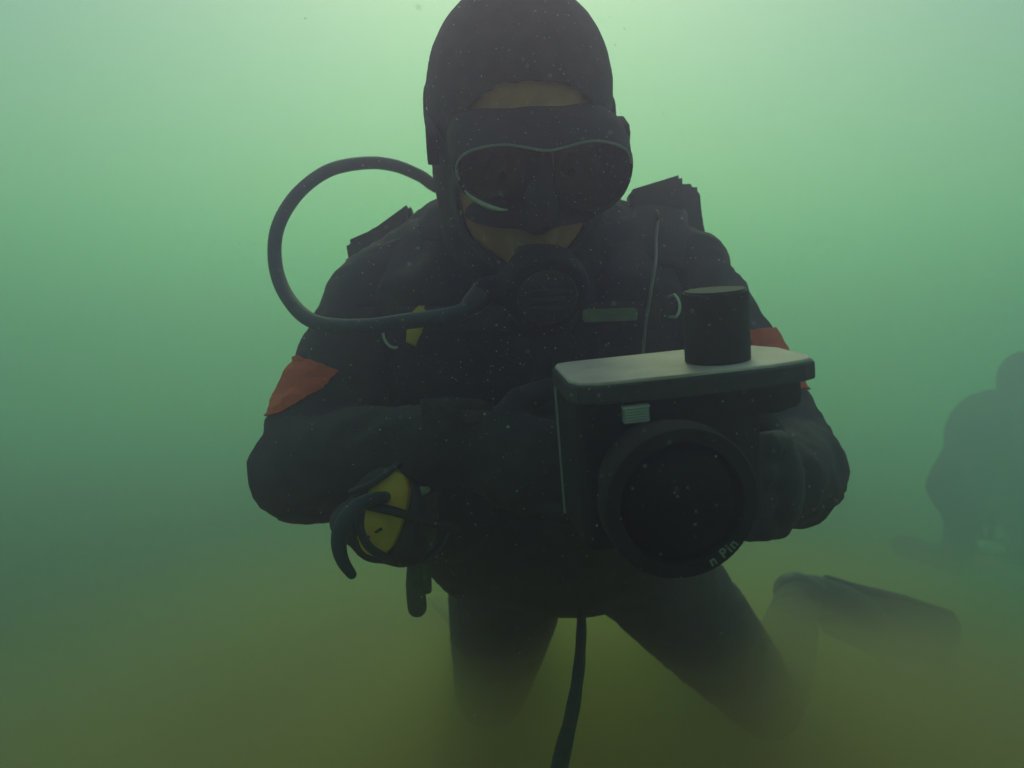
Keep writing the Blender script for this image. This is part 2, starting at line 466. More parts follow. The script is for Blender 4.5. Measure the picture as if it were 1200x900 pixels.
def band_test(s):
    a, b = SH[s], EL[s]; ax = (b - a).normalized(); L = (b - a).length
    def t(c):
        q = c - a; w_ = q - ax * q.dot(ax); u = q.dot(ax) / L
        if w_.length > .075 or not .15 < u < .95: return False
        if w_.y < .012: return inside(600 + c.x / c.y * FPX, 450 - c.z / c.y * FPX, BAND[s])
        return .42 < u < .70 and c.x * s > (a.x + ax.x * q.dot(ax)) * s - .02
    return t
for s in (-1, 1): arm_band(s, band_test(s))

# hood: neoprene shell over the head with an open face
bm = bmesh.new(); add_head(bm, .006)
sweep(bm, [Hd(0, .015, .00), Hd(0, .02, -.045), Vector((.012, .915, .165)), Vector((.016, .955, .135))], [.084, .085, .084, .088], 20)
ball(bm, (.018, .962, .140), (.125, .080, .055))
me = fuse(bm, .0055, 6)
RHt = RH.transposed()
bmh = bmesh.new(); bmh.from_mesh(me)
kill = []
for f in bmh.faces:
    q = RHt @ (f.calc_center_median() - HC)
    if q.y < -.02 and (abs(q.x / .064) ** 2.6 + abs((q.z + .022) / .086) ** 2.6 < 1 if q.z > -.022 else abs(q.x / .066) ** 4 + abs((q.z + .022) / .072) ** 4 < 1): kill.append(f)
bmesh.ops.delete(bmh, geom=kill, context='FACES')
for _ in range(6):
    ring = [v for v in bmh.verts if v.is_boundary]
    bmesh.ops.smooth_vert(bmh, verts=ring, factor=.5, use_axis_x=True, use_axis_y=True, use_axis_z=True)
bmesh.ops.recalc_face_normals(bmh, faces=bmh.faces)
bmh.to_mesh(me); bmh.free()
wrinkle(me, .0022, 28, (1, 1, 1.6), 5, lambda co: 1.0 if co.z < .17 else .35)
hood = link('hood', me, M['hoodneo'], diver)
sm = hood.modifiers.new('thickness', 'SOLIDIFY'); sm.thickness = .004; sm.offset = -1

for s in (-1, 1):                                         # eyes behind the mask
    bm = bmesh.new(); ball(bm, Hd(s * .030, -.086, -.006), .0115, RH, 16); eye = obj('eye', bm, M['pupil'], diver)
    bm = bmesh.new(); ball(bm, Hd(s * .030 + .001, -.0945, -.007), (.0048, .0035, .0048), RH, 12); obj('iris', bm, M['rubber'], eye)

for s in (-1, 1):                                         # gloves
    bm = bmesh.new(); add_hand(bm, s, .0022)
    d = (EL[s] - WR[s]).normalized()
    sweep(bm, [WR[s] + d * .055, WR[s] + d * .02, WR[s]], [.041, .037, .033], 16)
    me = fuse(bm, .0032, 3); wrinkle(me, .0008, 90, (1, 1, 1), 8 + s)
    link('glove', me, M['neoprene'], diver)

# boots and fins
for s in (-1, 1):
    bm = bmesh.new(); a, d = add_foot(bm, s, .006); 
    link('boot', fuse(bm, .008, 5), M['rubber'], diver)
    up = Vector((0, 0, 1)) if s < 0 else Vector((-.15, -.85, .45)).normalized()
    side = d.cross(up).normalized(); up = side.cross(d).normalized()
    fr = Matrix((side, d, up)).transposed().to_4x4(); fr.translation = a + d * .06
    bm = bmesh.new()
    slab(bm, [(-.055, .0), (.055, .0), (.06, .10), (.085, .28), (.105, .50), (.08, .53), (.03, .515), (0, .49), (-.03, .515), (-.08, .53), (-.105, .50), (-.085, .28), (-.06, .10)], -.004, .004, fr, .002)
    fin = obj('fin', bm, M['rubber'], diver, smooth=False)
    for k in (-1, 1):
        bm = bmesh.new()
        sweep(bm, [fr @ Vector((k * .056, .02, .004)), fr @ Vector((k * .063, .12, .006)), fr @ Vector((k * .086, .29, .006)), fr @ Vector((k * .103, .49, .003))], [.010, .010, .008, .004], 10)
        obj('fin_rail', bm, M['rubber'], fin)
    bm = bmesh.new()
    sweep(bm, [fr @ Vector((0, -.02, .002)), fr @ Vector((0, .08, .010)), fr @ Vector((0, .17, .006))], [.052, .054, .045], 16, flat=(.75, 1.05), up=up)
    obj('foot_pocket', bm, M['rubber'], fin)

# ------------------------------------------------------------------ diving mask
mask = thing('diving_mask', 'dark diving mask with pale upper rim over the diver\'s eyes and nose', 'mask', Hd(0, -.12, -.03))
nf = RH @ Vector((0, -1, 0)); p0 = Hd(0, -.128, -.012)
lens_px = [(538, 212), (535, 196), (545, 181), (566, 172), (592, 168), (618, 171), (642, 174), (662, 170), (688, 164), (712, 166), (734, 176), (741, 192), (738, 214), (726, 234), (706, 246), (684, 247), (662, 236), (648, 222), (632, 222), (614, 237), (594, 244), (572, 241), (550, 230)]
loop = [hit(x, y, p0, nf) for x, y in lens_px]
loop = spline(loop, 3, closed=True)
cen = sum(loop, Vector()) / len(loop)
# curve the frame round the face a little
def wrapm(v, k=1.6):
    dx = (v - cen).dot(RH @ Vector((1, 0, 0))); return v - nf * (k * dx * dx)
front = [wrapm(v) for v in loop]
bm = bmesh.new()          # frame + skirt: from the rim back to the face
prof = [(1.00, .004), (1.035, .001), (1.05, -.008), (1.06, -.020), (1.05, -.036), (1.00, -.055), (.95, -.080), (.88, -.100)]
rows = []
for sc, dz in prof:
    row = []
    for v in loop:
        q = cen + (v - cen) * sc
        tz = (v - cen).dot(RH @ Vector((0, 0, 1)))
        dxl = (v - cen).dot(RH @ Vector((1, 0, 0)))
        if dz < -.01 and tz > 0: q += (RH @ Vector((0, 0, 1))) * .009 * math.exp(-(dxl / .022) ** 2) * min(1, -dz / .02)
        if dz < -.01: q += (RH @ Vector((0, 0, 1))) * (.010 if tz > 0 else -.010) * min(1, -dz / .03)
        row.append(bm.verts.new(wrapm(q, 1.6 + (2.0 if dz < -.03 else 0)) + nf * dz))
    rows.append(row)
for a, b in zip(rows, rows[1:]):
    for i in range(len(a)): bm.faces.new((a[i], a[(i + 1) % len(a)], b[(i + 1) % len(a)], b[i]))
sk = obj('skirt', bm, M['maskrub'], mask)
md = sk.modifiers.new('thickness', 'SOLIDIFY'); md.thickness = .0025; md.offset = -1
bm = bmesh.new()          # nose pocket of the skirt
sweep(bm, [Hd(0, -.112, .012), Hd(0, -.126, -.016), Hd(0, -.127, -.031), Hd(0, -.114, -.042)], [.012, .015, .017, .014], 16)
ball(bm, Hd(0, -.096, -.040), (.064, .028, .014), RH, 18)
link('nose_pocket', fuse(bm, .004, 4), M['maskrub'], mask)
bm = bmesh.new()
def near_idx(px, py): return min(range(len(lens_px)), key=lambda i: (lens_px[i][0] - px) ** 2 + (lens_px[i][1] - py) ** 2) * 3
sweep(bm, [v + nf * .004 for v in front], .0014, 8, closed=True)
obj('frame', bm, M['plastic'], mask)
bm = bmesh.new()
i0, i1 = near_idx(538, 212), near_idx(741, 192)
sweep(bm, [v + nf * .0052 for v in front[i0:i1 + 1]], .0011, 8)
obj('rim', bm, M['rim'], mask)['label'] = 'pale rim along the top of the lenses'
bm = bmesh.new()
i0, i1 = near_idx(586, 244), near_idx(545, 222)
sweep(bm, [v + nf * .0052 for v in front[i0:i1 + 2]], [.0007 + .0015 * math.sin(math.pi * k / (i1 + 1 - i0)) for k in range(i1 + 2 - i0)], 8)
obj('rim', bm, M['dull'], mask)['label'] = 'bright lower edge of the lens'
for s in (-1, 1):         # two lenses, split at the nose bridge
    idx = [i for i, v in enumerate(loop) if ((v - cen).dot(RH @ Vector((1, 0, 0))) * s) > .004]
    bm = bmesh.new(); vsx = [bm.verts.new(front[i] + nf * .002) for i in idx]
    c0 = sum((v.co for v in vsx), Vector()) / len(vsx); cv = bm.verts.new(c0)
    for i in range(len(vsx)): bm.faces.new((vsx[i], vsx[(i + 1) % len(vsx)], cv))
    obj('lens', bm, M['glass'], mask, smooth=False)
bm = bmesh.new()          # strap round the hood
sp = [Hd(-.070, -.088, .000), Hd(-.0790, -.045, .006), Hd(-.0880, .012, .014), Hd(-.074, .078, .02), Hd(0, .113, .028), Hd(.074, .078, .02), Hd(.0880, .012, .014), Hd(.0790, -.045, .006), Hd(.070, -.088, .000)]
sweep(bm, spline(sp, 6), .011, 12, caps='flat', flat=(1, .14), up=RH @ Vector((0, 0, 1)))
obj('strap', bm, M['maskrub'], mask)
for s in (-1, 1):
    bm = bmesh.new()
    fr = (RH.to_4x4()); fr.translation = Hd(s * .0845, -.045, .004)
    fr = fr @ Matrix.Rotation(R(90), 4, 'Y')
    slab(bm, rrect(-.014, .014, -.017, .017, .005), -.005, .005, fr, .002)
    obj('buckle', bm, M['plastic'], mask)

# ------------------------------------------------------------------ buoyancy vest
vest = thing('buoyancy_vest', 'black buoyancy vest strapped over the diver\'s chest and shoulders', 'vest', (.07, 1.2, -.30))
bm = bmesh.new()
for s in (-1, 1):
    cx = .018
    sweep(bm, [Vector((cx + s * .110, 1.03, .140)), Vector((cx + s * .108, .955, .140)), Vector((cx + s * .105, .910, .09)), Vector((cx + s * .10, .925, .01)), Vector((cx + .01 + s * .10, .99, -.09)), Vector((cx + .03 + s * .095, 1.08, -.20))], [.038, .042, .054, .062, .066, .062], 16)
ball(bm, (.040, 1.08, -.12), (.168, .135, .125), Matrix.Rotation(R(38), 3, 'X'))
ball(bm, (.055, 1.14, -.185), (.162, .13, .080), Matrix.Rotation(R(30), 3, 'X'))
ball(bm, (.018, 1.075, .05), (.185, .085, .19), Matrix.Rotation(R(30), 3, 'X'))
for s in (-1, 1): ball(bm, (.03 + s * .135, 1.0, -.02), (.075, .085, .13), Matrix.Rotation(R(30), 3, 'X'))
ball(bm, (.022, .955, .02), (.10, .075, .10), Matrix.Rotation(R(30), 3, 'X'))
me = fuse(bm, .0075, 6)
wrinkle(me, .0060, 16, (1.4, 1, 1), 11); wrinkle(me, .0020, 55, (1, 1, 1.3), 12)
shell = link('shell', me, M['cordura'], vest)
# stiff shoulder straps that stand proud of the shoulders
def shoulder_flap(pts, wid, up, name='shoulder_strap'):
    bm = bmesh.new(); sweep(bm, spline(pts, 6), wid, 14, caps='flat', flat=(.16, 1.0), up=up)
    me = bpy.data.meshes.new(name); bmesh.ops.recalc_face_normals(bm, faces=bm.faces); bm.to_mesh(me); bm.free()
    wrinkle(me, .002, 40, (1, 1, 1), 3)
    return link(name, me, M['cordura'], vest)
shoulder_flap([P(752, 270, 1.06), P(768, 240, 1.00), P(774, 256, .935), P(766, 310, .89)], .030, (.15, -.2, 1))
shoulder_flap([P(446, 310, 1.07), P(440, 300, 1.0), P(446, 312, .94), P(456, 355, .885)], .034, (-.15, -.2, 1))
bm = bmesh.new()          # upright corner of the left-hand collar and of the air cell behind it
def plate(px, y0, y1, bev=.004, name='collar_flap', m=M['cordura']):
    bm = bmesh.new(); vsA = []
    n = len(px); a = [bm.verts.new(P(x, y, y0)) for x, y in px]; b = [bm.verts.new(P(x, y, y0) + Vector((0, y1 - y0, 0))) for x, y in px]
    bm.faces.new(a[::-1]); bm.faces.new(b)
    for i in range(n): bm.faces.new((a[i], a[(i + 1) % n], b[(i + 1) % n], b[i]))
    bmesh.ops.recalc_face_normals(bm, faces=bm.faces)
    bmesh.ops.bevel(bm, geom=list(bm.edges), offset=bev, segments=2, affect='EDGES', clamp_overlap=True)
    return obj(name, bm, m, vest, smooth=False)
plate([(738, 222), (800, 203), (803, 262), (790, 330), (738, 330)], .955, .985)
plate([(790, 215), (815, 214), (821, 222), (824, 256), (834, 300), (836, 360), (780, 360)], 1.01, 1.05, .006)
plate([(404, 282), (436, 268), (480, 236), (492, 330), (430, 345), (412, 330), (407, 300)], .985, 1.02, .005)

T_vest = bvh_of([shell, suit])
def strap_on(pxs, wid, m, name, tree=T_vest, off=.0035, th=.0016, parent=vest, n=6):
    """webbing lying on the surface under the given pixels"""
    pts, nor = [], []
    dense = spline([Vector((x, y, 0)) for x, y in pxs], n)
    for q in dense:
        p, nn = surf(tree, q.x, q.y, off); pts.append(p); nor.append(nn)
    for _ in range(3):
        pts = [pts[0]] + [(pts[i - 1] + pts[i] * 2 + pts[i + 1]) / 4 for i in range(1, len(pts) - 1)] + [pts[-1]]
    nm = sum(nor, Vector()).normalized()
    bm = bmesh.new(); sweep(bm, pts, wid / 2, 10, caps='flat', flat=(th / wid * 2, 1), up=nm)
    return obj(name, bm, m, parent)
strap_on([(468, 372), (520, 374), (580, 374), (640, 372), (700, 370), (770, 366)], .026, M['webbing'], 'chest_strap', off=.006)
strap_on([(500, 500), (560, 496), (620, 495), (680, 500)], .042, M['webbing'], 'waist_strap', off=.006)
strap_on([(770, 246), (768, 270), (764, 310), (758, 355), (752, 412), (748, 450)], .0030, M['rim'], 'pale_line', off=.0075, th=.003)  # last one: narrow pale strip down the vest front
def buckle(px, py, w, h, m, name, off=.010, ridges=2):
    p, n = surf(T_vest, px, py, off)
    n = Vector((n.x * .4, n.y, n.z * .6)).normalized()
    x = Vector((1, 0, .03)); x = (x - n * x.dot(n)).normalized(); y = n.cross(x).normalized()
    fr = Matrix((x, y, n)).transposed().to_4x4(); fr.translation = p
    W_, H_ = S(w, p.y) / 2, S(h, p.y) / 2
    bm = bmesh.new(); slab(bm, rrect(-W_, W_, -H_, H_, min(W_, H_) * .45), -.004, .003, fr, .0015)
    for k in range(ridges):
        yy = H_ * (-.4 + .8 * k / max(1, ridges - 1)); slab(bm, [(-W_ * .8, yy - .0008), (W_ * .8, yy - .0008), (W_ * .8, yy + .0008), (-W_ * .8, yy + .0008)], .0030, .0044, fr)
    return obj(name, bm, m, vest, smooth=False), fr
buckle(718, 369, 64, 15, M['dim'], 'buckle')
buckle(556, 494, 50, 16, M['edge'], 'waist_buckle')
def d_ring(px, py, r, a0, a1):
    p, n = surf(T_vest, px, py, .020)
    pts = [p + Vector((math.cos(R(a)) * r, -.004, math.sin(R(a)) * r * 1.2)) for a in np.linspace(a0, a1, 14)]
    pts = [p + Vector((math.cos(R(a0)) * r * .5, .008, math.sin(R(a0)) * r * 1.1))] + pts + [p + Vector((math.cos(R(a1)) * r * .5, .008, math.sin(R(a1)) * r * 1.1))]
    bm = bmesh.new(); sweep(bm, pts, .0015, 8)  # only the glinting arc of the ring is built, in a pale tone
    return obj('d_ring', bm, M['bright'], vest)
d_ring(452, 395, .0125, 165, 265)
d_ring(772, 356, .0115, -45, 55)
# yellow pull tab behind the hose
p, n = surf(T_vest, 492, 377, .010)
x = Vector((.32, 0, .95)).normalized(); n2 = Vector((.1, -1, .15)).normalized(); yv = n2.cross(x).normalized(); x = yv.cross(n2)
fr = Matrix((yv, x, n2)).transposed().to_4x4(); fr.translation = p
bm = bmesh.new(); slab(bm, [(-.0065, -.021), (.004, -.019), (.0075, -.006), (.0075, .010), (.004, .018), (-.002, .020), (-.007, .015), (-.0075, -.006)], -.003, .003, fr, .0015)
obj('pull_tab', bm, M['tagyel'], vest)['label'] = 'yellow pull tab on the chest'
for s, px in ((-1, 530), (1, 700)):       # pockets on the belly
    p, n = surf(T_vest, px, 600, 0)
    bm = bmesh.new(); ball(bm, p + Vector((0, .018, 0)), (.052, .036, .065), Matrix.Rotation(R(25), 3, 'X'), 18)
    me = fuse(bm, .006, 3); wrinkle(me, .003, 30, (1, 1, 1), 20 + s); link('pocket', me, M['cordura'], vest)

# ------------------------------------------------------------------ scuba tank on the back
tank = thing('scuba_tank', 'scuba tank strapped upright on the back of the diver with black hood', 'tank', (.075, 1.33, -.22))
ax0, ax1 = Vector((.07, 1.38, -.20)), Vector((.02, 1.10, .18)); td = (ax1 - ax0).normalized()
bm = bmesh.new(); sweep(bm, [ax0, ax0 + td * .02, ax1 - td * .04, ax1, ax1 + td * .03, ax1 + td * .045], [.080, .085, .085, .070, .035, .022], 28)
obj('cylinder', bm, M['edge'], tank)
bm = bmesh.new(); sweep(bm, [ax1 + td * .04, ax1 + td * .075], [.016, .016], 14); sweep(bm, [ax1 + td * .06 - Vector((.04, 0, 0)), ax1 + td * .06 + Vector((.03, 0, 0))], [.012, .014], 12)
obj('valve', bm, M['dull'], tank)

# ------------------------------------------------------------------ breathing regulator and its hose
reg = thing('breathing_regulator', 'black regulator in the diver\'s mouth with hose looping past the right shoulder', 'regulator', (.025, .75, .05))
rc = Hd(0, -.150, -.088) + Vector((.002, 0, -.002))
fz = RH @ Vector((0, -1, 0)); fx = RH @ Vector((1, 0, 0)); fy = fz.cross(fx)
fr = Matrix((fx, fy, fz)).transposed().to_4x4(); fr.translation = rc
bm = bmesh.new()
slab(bm, [(.036 * math.cos(t) * 1.08, .034 * math.sin(t)) for t in [2 * math.pi * k / 36 for k in range(36)]], -.022, .012, fr, .008, 3)
sweep(bm, [rc - fy * .015 - fx * .0, rc - fy * .036 - fz * .012], [.022, .026], 14, flat=(.7, 1.3), up=fz)
sweep(bm, [rc - fx * .030 - fz * .006, rc - fx * .052 - fz * .006], [.013, .012], 14)
case = link('case', fuse(bm, .0035, 3), M['plastic'], reg)
bm = bmesh.new(); slab(bm, [(.026 * math.cos(t), .026 * math.sin(t)) for t in [2 * math.pi * k / 32 for k in range(32)]], .012, .0165, fr, .002)
cov = obj('purge_cover', bm, M['rubber'], reg)
bm = bmesh.new()
for k in range(3): slab(bm, rrect(-.015, .015, -.010 + .008 * k, -.006 + .008 * k, .0018, 2), .0166, .0185, fr)
obj('ridge', bm, M['rubber'], cov)
bm = bmesh.new(); sweep(bm, [rc - fz * .015, Hd(0, -.096, -.077)], [.017, .014], 14, flat=(.7, 1.3), up=fy); obj('mouthpiece', bm, M['rubber'], reg)
hp = [ax1 + td * .06 - Vector((.03, 0, 0)), P(520, 222, 1.06), P(492, 206, 1.04), P(462, 194, 1.02), P(428, 191, 1.00), P(385, 200, .97), P(348, 228, .945), P(325, 268, .92), P(323, 312, .90), P(338, 350, .87), P(368, 377, .83), P(420, 383, .785), P(480, 376, .765), P(540, 366, .75), rc - fx * .052 - fz * .006]
hs = spline(hp, 10)
bm = bmesh.new(); sweep(bm, hs, .0072, 14); obj('hose', bm, M['hose'], reg)
bm = bmesh.new(); sweep(bm, hs[-7:], [.0098] * 7, 14); obj('hose_ferrule', bm, M['rubber'], reg)

# ------------------------------------------------------------------ yellow spare regulator hanging at the waist
octo = thing('spare_regulator', 'yellow spare regulator hanging at the diver\'s waist below the left-hand elbow of the picture', 'regulator', P(445, 605, .735))
oc = P(446, 603, .735)
oz = Vector((-.15, -1, .12)).normalized(); oy = Vector((.28, 0, .96)); oy = (oy - oz * oy.dot(oz)).normalized(); ox = oy.cross(oz)
fo = Matrix((ox, oy, oz)).transposed().to_4x4(); fo.translation = oc
def ell(a, b, n=32, dx=0, dy=0): return [(dx + a * math.cos(2 * math.pi * k / n), dy + b * math.sin(2 * math.pi * k / n)) for k in range(n)]
bm = bmesh.new(); slab(bm, ell(.033, .042), -.030, -.003, fo, .006, 3)
ball(bm, fo @ Vector((-.022, -.014, -.016)), (.024, .022, .020)); ball(bm, fo @ Vector((.020, -.022, -.020)), (.024, .018, .018))
link('case', fuse(bm, .0035, 3), M['rubber'], octo)
bm = bmesh.new(); slab(bm, [(.0175 * math.copysign(abs(math.cos(t)) ** .8, math.cos(t)) + .003, .036 * math.copysign(abs(math.sin(t)) ** .75, math.sin(t)) + .002) for t in [2 * math.pi * k / 36 for k in range(36)]], -.004, .006, fo, .004, 3)
yc = obj('purge_cover', bm, M['yellow'], octo); yc['label'] = 'yellow oval purge cover'
for dx, dy in ((.004, -.012), (-.004, -.021)):
    bm = bmesh.new(); slab(bm, [(dx - .0032, dy - .0022), (dx - .0012, dy - .0030), (dx + .0034, dy + .0016), (dx + .0014, dy + .0030)], .0055, .0068, fo); obj('slot', bm, M['rubber'], yc)
bm = bmesh.new(); sweep(bm, [fo @ Vector((-.026, .002, -.002)), fo @ Vector((-.016, .004, .0085)), fo @ Vector((.012, .007, .0095)), fo @ Vector((.034, .006, -.004)), fo @ Vector((.060, .006, -.02))], .0040, 10)
obj('retaining_band', bm, M['rubber'], octo)
bm = bmesh.new(); sweep(bm, spline([fo @ Vector((-.030, .010, .000)), fo @ Vector((-.013, .022, .0095)), fo @ Vector((-.002, .036, .0080)), fo @ Vector((.004, .050, -.006))], 5), .0028, 10)
obj('retaining_band', bm, M['rubber'], octo)
bm = bmesh.new(); sweep(bm, spline([P(424, 592, .705), P(422, 618, .705), P(432, 640, .715), P(452, 653, .73), P(478, 659, .76), P(505, 650, .80), P(522, 628, .90), P(535, 600, .97)], 8), .0036, 12)
obj('hose', bm, M['hose'], octo)
bm = bmesh.new(); sweep(bm, spline([fo @ Vector((.0285, .030, -.012)), P(470, 580, .745), P(470, 566, .75), P(466, 552, .735)], 5), [.003, .004, .005, .006, .0066, .007, .0075, .0075, .0075, .0072, .0066, .006, .005, .004, .003, .002][:16], 10, flat=(1, .5), up=(1, 0, 0))
obj('mouthpiece', bm, M['dim'], octo)  # this pale leaf shape stands for a reflection beside the regulator

# short stiff hose that curls down beside it
bm = bmesh.new()
cp = spline([P(470, 582, .76), P(440, 584, .715), P(418, 594, .70), P(403, 612, .695), P(397, 634, .695), P(401, 656, .697), P(412, 673, .70)], 8)
nn = len(cp)
sweep(bm, cp, [.0040 + .0026 * math.sin(math.pi * min(1, (k / nn) * 1.02)) for k in range(nn)], 14)
gh = obj('curled_hose', bm, M['hose']); tag(gh, 'short thick black hose end curling down left of the yellow spare regulator', 'hose')

# pale snap clip and the webbing that trails under it
ln = thing('lanyard', 'grey green webbing lanyard with pale clip hanging from the vest beside the yellow regulator', 'lanyard', P(495, 600, .93))
cf = Matrix.Translation(P(504, 552, .90)) @ Matrix.Rotation(R(90), 4, 'X')
bm = bmesh.new(); slab(bm, [(-.0125, -.004), (.0145, -.004), (.0125, .004), (.006, .0125), (.001, .016), (-.006, .009), (-.011, .003)], -.004, .004, cf, .002)
obj('clip', bm, M['dull'], ln)['label'] = 'pale metal clip'
bm = bmesh.new(); slab(bm, rrect(-.011, .013, -.022, -.0045, .004, 3), -.006, .003, cf, .002); obj('swivel', bm, M['greystrap'], ln)
bm = bmesh.new(); sweep(bm, spline([P(504, 566, .905), P(500, 600, .92), P(492, 640, .94), P(487, 680, .95), P(489, 712, .95)], 6), .0105, 10, flat=(1, .16), up=(1, .3, 0)); obj('strap', bm, M['greystrap'], ln)
bm = bmesh.new(); sweep(bm, spline([P(503, 566, .91), P(508, 610, .93), P(500, 650, .94), P(500, 690, .95)], 6), .006, 10, flat=(1, .2), up=(1, -.3, 0)); obj('strap', bm, M['greystrap'], ln)
bm = bmesh.new()
for x, y, r in ((487, 582, .0022), (484, 592, .0030)): ball(bm, P(x, y, .885), (r, r, r * 1.2), None, 10)
obj('rivet', bm, M['steel'], ln)

# ------------------------------------------------------------------ underwater camera
ucam = thing('underwater_camera', 'black underwater camera with grey top plate, black knob and large round lens port', 'camera', (.115, .63, -.12))
RC = Matrix.Rotation(R(5.2), 3, 'Y').transposed() if False else Matrix.Rotation(R(-5.0), 3, 'Y') @ Matrix.Rotation(R(11), 3, 'X') @ Matrix.Rotation(R(6), 3, 'Z')
lc = P(795, 425, .625)
fc = RC.to_4x4(); fc.translation = lc
def K(x, y, z): return fc @ Vector((x, y, z))
hw, dp = .0848, .047
lid_out = [(-hw + .016, -dp), (-.02, -dp - .003), (.05, -dp - .003), (hw - .012, -dp + .002), (hw - .003, -dp + .007), (hw, -dp + .016), (hw - .004, .012), (hw - .02, dp - .008), (hw - .034, dp), (-hw + .012, dp), (-hw + .003, dp - .003), (-hw, dp - .012), (-hw - .001, -dp + .020), (-hw + .004, -dp + .007)]
bm = bmesh.new(); slab(bm, lid_out, -.0135, -.0008, fc, .0016, 2)
obj('lid_rim', bm, M['edge'], ucam, smooth=False)
bm = bmesh.new(); slab(bm, [(x * .975, y * .955) for x, y in lid_out], -.0020, .0012, fc, .0010, 2)
obj('top_plate', bm, M['lidgrey'], ucam, smooth=False)['label'] = 'grey top plate'
body_out = [(-hw + .002, -.036), (-hw + .008, -.044), (hw - .030, -.044), (hw - .008, -.030), (hw - .006, .020), (hw - .030, .040), (-hw + .008, .040), (-hw + .001, .032)]
bm = bmesh.new(); slab(bm, body_out, -.034, -.0125, fc, .003, 2)
slab(bm, [(x if x < 0 else x - .030, y) for x, y in body_out], -.115, -.030, fc, .004, 2)
link('housing', fuse(bm, .003, 2), M['plastic'], ucam)
bm = bmesh.new(); sweep(bm, [K(-hw + .001, .030, -.014), K(-hw + .001, .030, -.11)], .0014, 8); obj('pale_edge', bm, M['rim'], ucam)  # pale strip added for the thin light edge down the housing side
# knob with a knurled side
kb = Matrix.Translation(Vector((.0245, -.012, 0)))
bm = bmesh.new(); nk = 72
slab(bm, [((.0223 + (.00018 if k % 2 else 0)) * math.cos(2 * math.pi * k / nk), (.0223 + (.00018 if k % 2 else 0)) * math.sin(2 * math.pi * k / nk)) for k in range(nk)], .0016, .0490, fc @ kb, .0008, 2)
kn = obj('knob', bm, M['knob'], ucam, smooth=False)
bm = bmesh.new(); slab(bm, ell(.0205, .0205, 48), .0488, .0502, fc @ kb, .0006, 2); obj('knob_cap', bm, M['knob'], kn, smooth=False)
# front latch with fine ridges
fl_ = fc @ Matrix.Translation(Vector((-.0445, -.0450, -.0222))) @ Matrix.Rotation(R(90), 4, 'X')
bm = bmesh.new(); slab(bm, rrect(-.0088, .0088, -.0054, .0050, .0012, 3), -.002, .0040, fl_, .0006)
la = obj('latch', bm, M['silver'], ucam, smooth=False); la['label'] = 'small silver ridged latch'
bm = bmesh.new()
for k in range(5):
    y = -.0040 + .0018 * k; slab(bm, [(-.0078, y - .00045), (.0078, y - .00045), (.0078, y + .00045), (-.0078, y + .00045)], .0041, .0052, fl_)
slab(bm, [(-.0088, .0046), (.0088, .0046), (.0088, .0062), (-.0088, .0062)], -.001, .0050, fl_)
obj('ridge', bm, M['bright'], la, smooth=False)  # gleam of the ridges and top edge put into this paler colour
# lens port: wide black barrel, rim, dome
pc = P(793, 584, .55)
pz = (RC @ Vector((0, -1, 0))).normalized(); px_ = (RC @ Vector((1, 0, 0))).normalized(); py_ = pz.cross(px_).normalized()
fp = Matrix((px_, py_, pz)).transposed().to_4x4(); fp.translation = pc
pr = S(91.5, .55)
bm = bmesh.new()
def lathe(bm, prof, fr, seg=64, close=True):
    rings = [[bm.verts.new(fr @ Vector((r * math.cos(2 * math.pi * k / seg), r * math.sin(2 * math.pi * k / seg), z))) for k in range(seg)] for r, z in prof]
    for a, b in zip(rings, rings[1:]):
        for k in range(seg): bm.faces.new((a[k], a[(k + 1) % seg], b[(k + 1) % seg], b[k]))
    if close: bm.faces.new(rings[0][::-1]); bm.faces.new(rings[-1])
lathe(bm, [(pr * .80, -.062), (pr * .80, -.040), (pr * .86, -.038), (pr * .88, -.012), (pr, -.008), (pr, .010), (pr * .975, .0125), (pr * .80, .0125), (pr * .78, .006)], fp, close=False)
port = obj('lens_port', bm, M['plastic'], ucam)
for p_ in port.data.polygons: p_.use_smooth = True
em = port.modifiers.new('split', 'EDGE_SPLIT'); em.split_angle = R(40)
bm = bmesh.new()
prof = [(pr * .785 * math.sin(R(a)), .004 + pr * .35 * (math.cos(R(a)) - math.cos(R(90)))) for a in range(90, 0, -10)] + [(.0004, .004 + pr * .35)]
lathe(bm, prof, fp, 48, close=False); obj('dome_glass', bm, M['glass'], port)
bm = bmesh.new(); lathe(bm, [(pr * .78, .006), (pr * .62, -.004), (pr * .40, -.012), (pr * .36, -.030), (pr * .02, -.032)], fp, 48); obj('lens_barrel', bm, M['knob'], port)
# white lettering round the front rim of the port, lower right
def lettering(txt, radius, a_mid, size, fr, z, m, parent):
    bmj = bmesh.new(); adv = size * .66; n = len(txt)
    ws = {'i': .42, ' ': .45, 'n': .95, 'P': 1.05}
    tot = sum(ws.get(c, 1) for c in txt) * adv; pos = -tot / 2
    for ch in txt:
        w = ws.get(ch, 1) * adv
        if ch != ' ':
            cu = bpy.data.curves.new('t', 'FONT'); cu.body = ch; cu.size = size; cu.align_x = 'CENTER'; cu.extrude = .0002; cu.offset = size * .012
            o = bpy.data.objects.new('t', cu); COL.objects.link(o)
            dg = bpy.context.evaluated_depsgraph_get(); dg.update()
            me = bpy.data.meshes.new_from_object(o.evaluated_get(dg)); bpy.data.objects.remove(o); bpy.data.curves.remove(cu)
            a = a_mid + (pos + w / 2) / radius           # bottom of the ring: text runs with growing angle
            mt = fr @ Matrix.Translation(Vector((radius * math.cos(a), radius * math.sin(a), z))) @ Matrix.Rotation(a + R(90), 4, 'Z')
            me.transform(mt); bmj.from_mesh(me); bpy.data.meshes.remove(me)
        pos += w
    return obj('lettering', bmj, m, parent, smooth=False)
lettering('n Pin', pr * .925, R(-55), .0092, fp, .0132, M['print'], port)

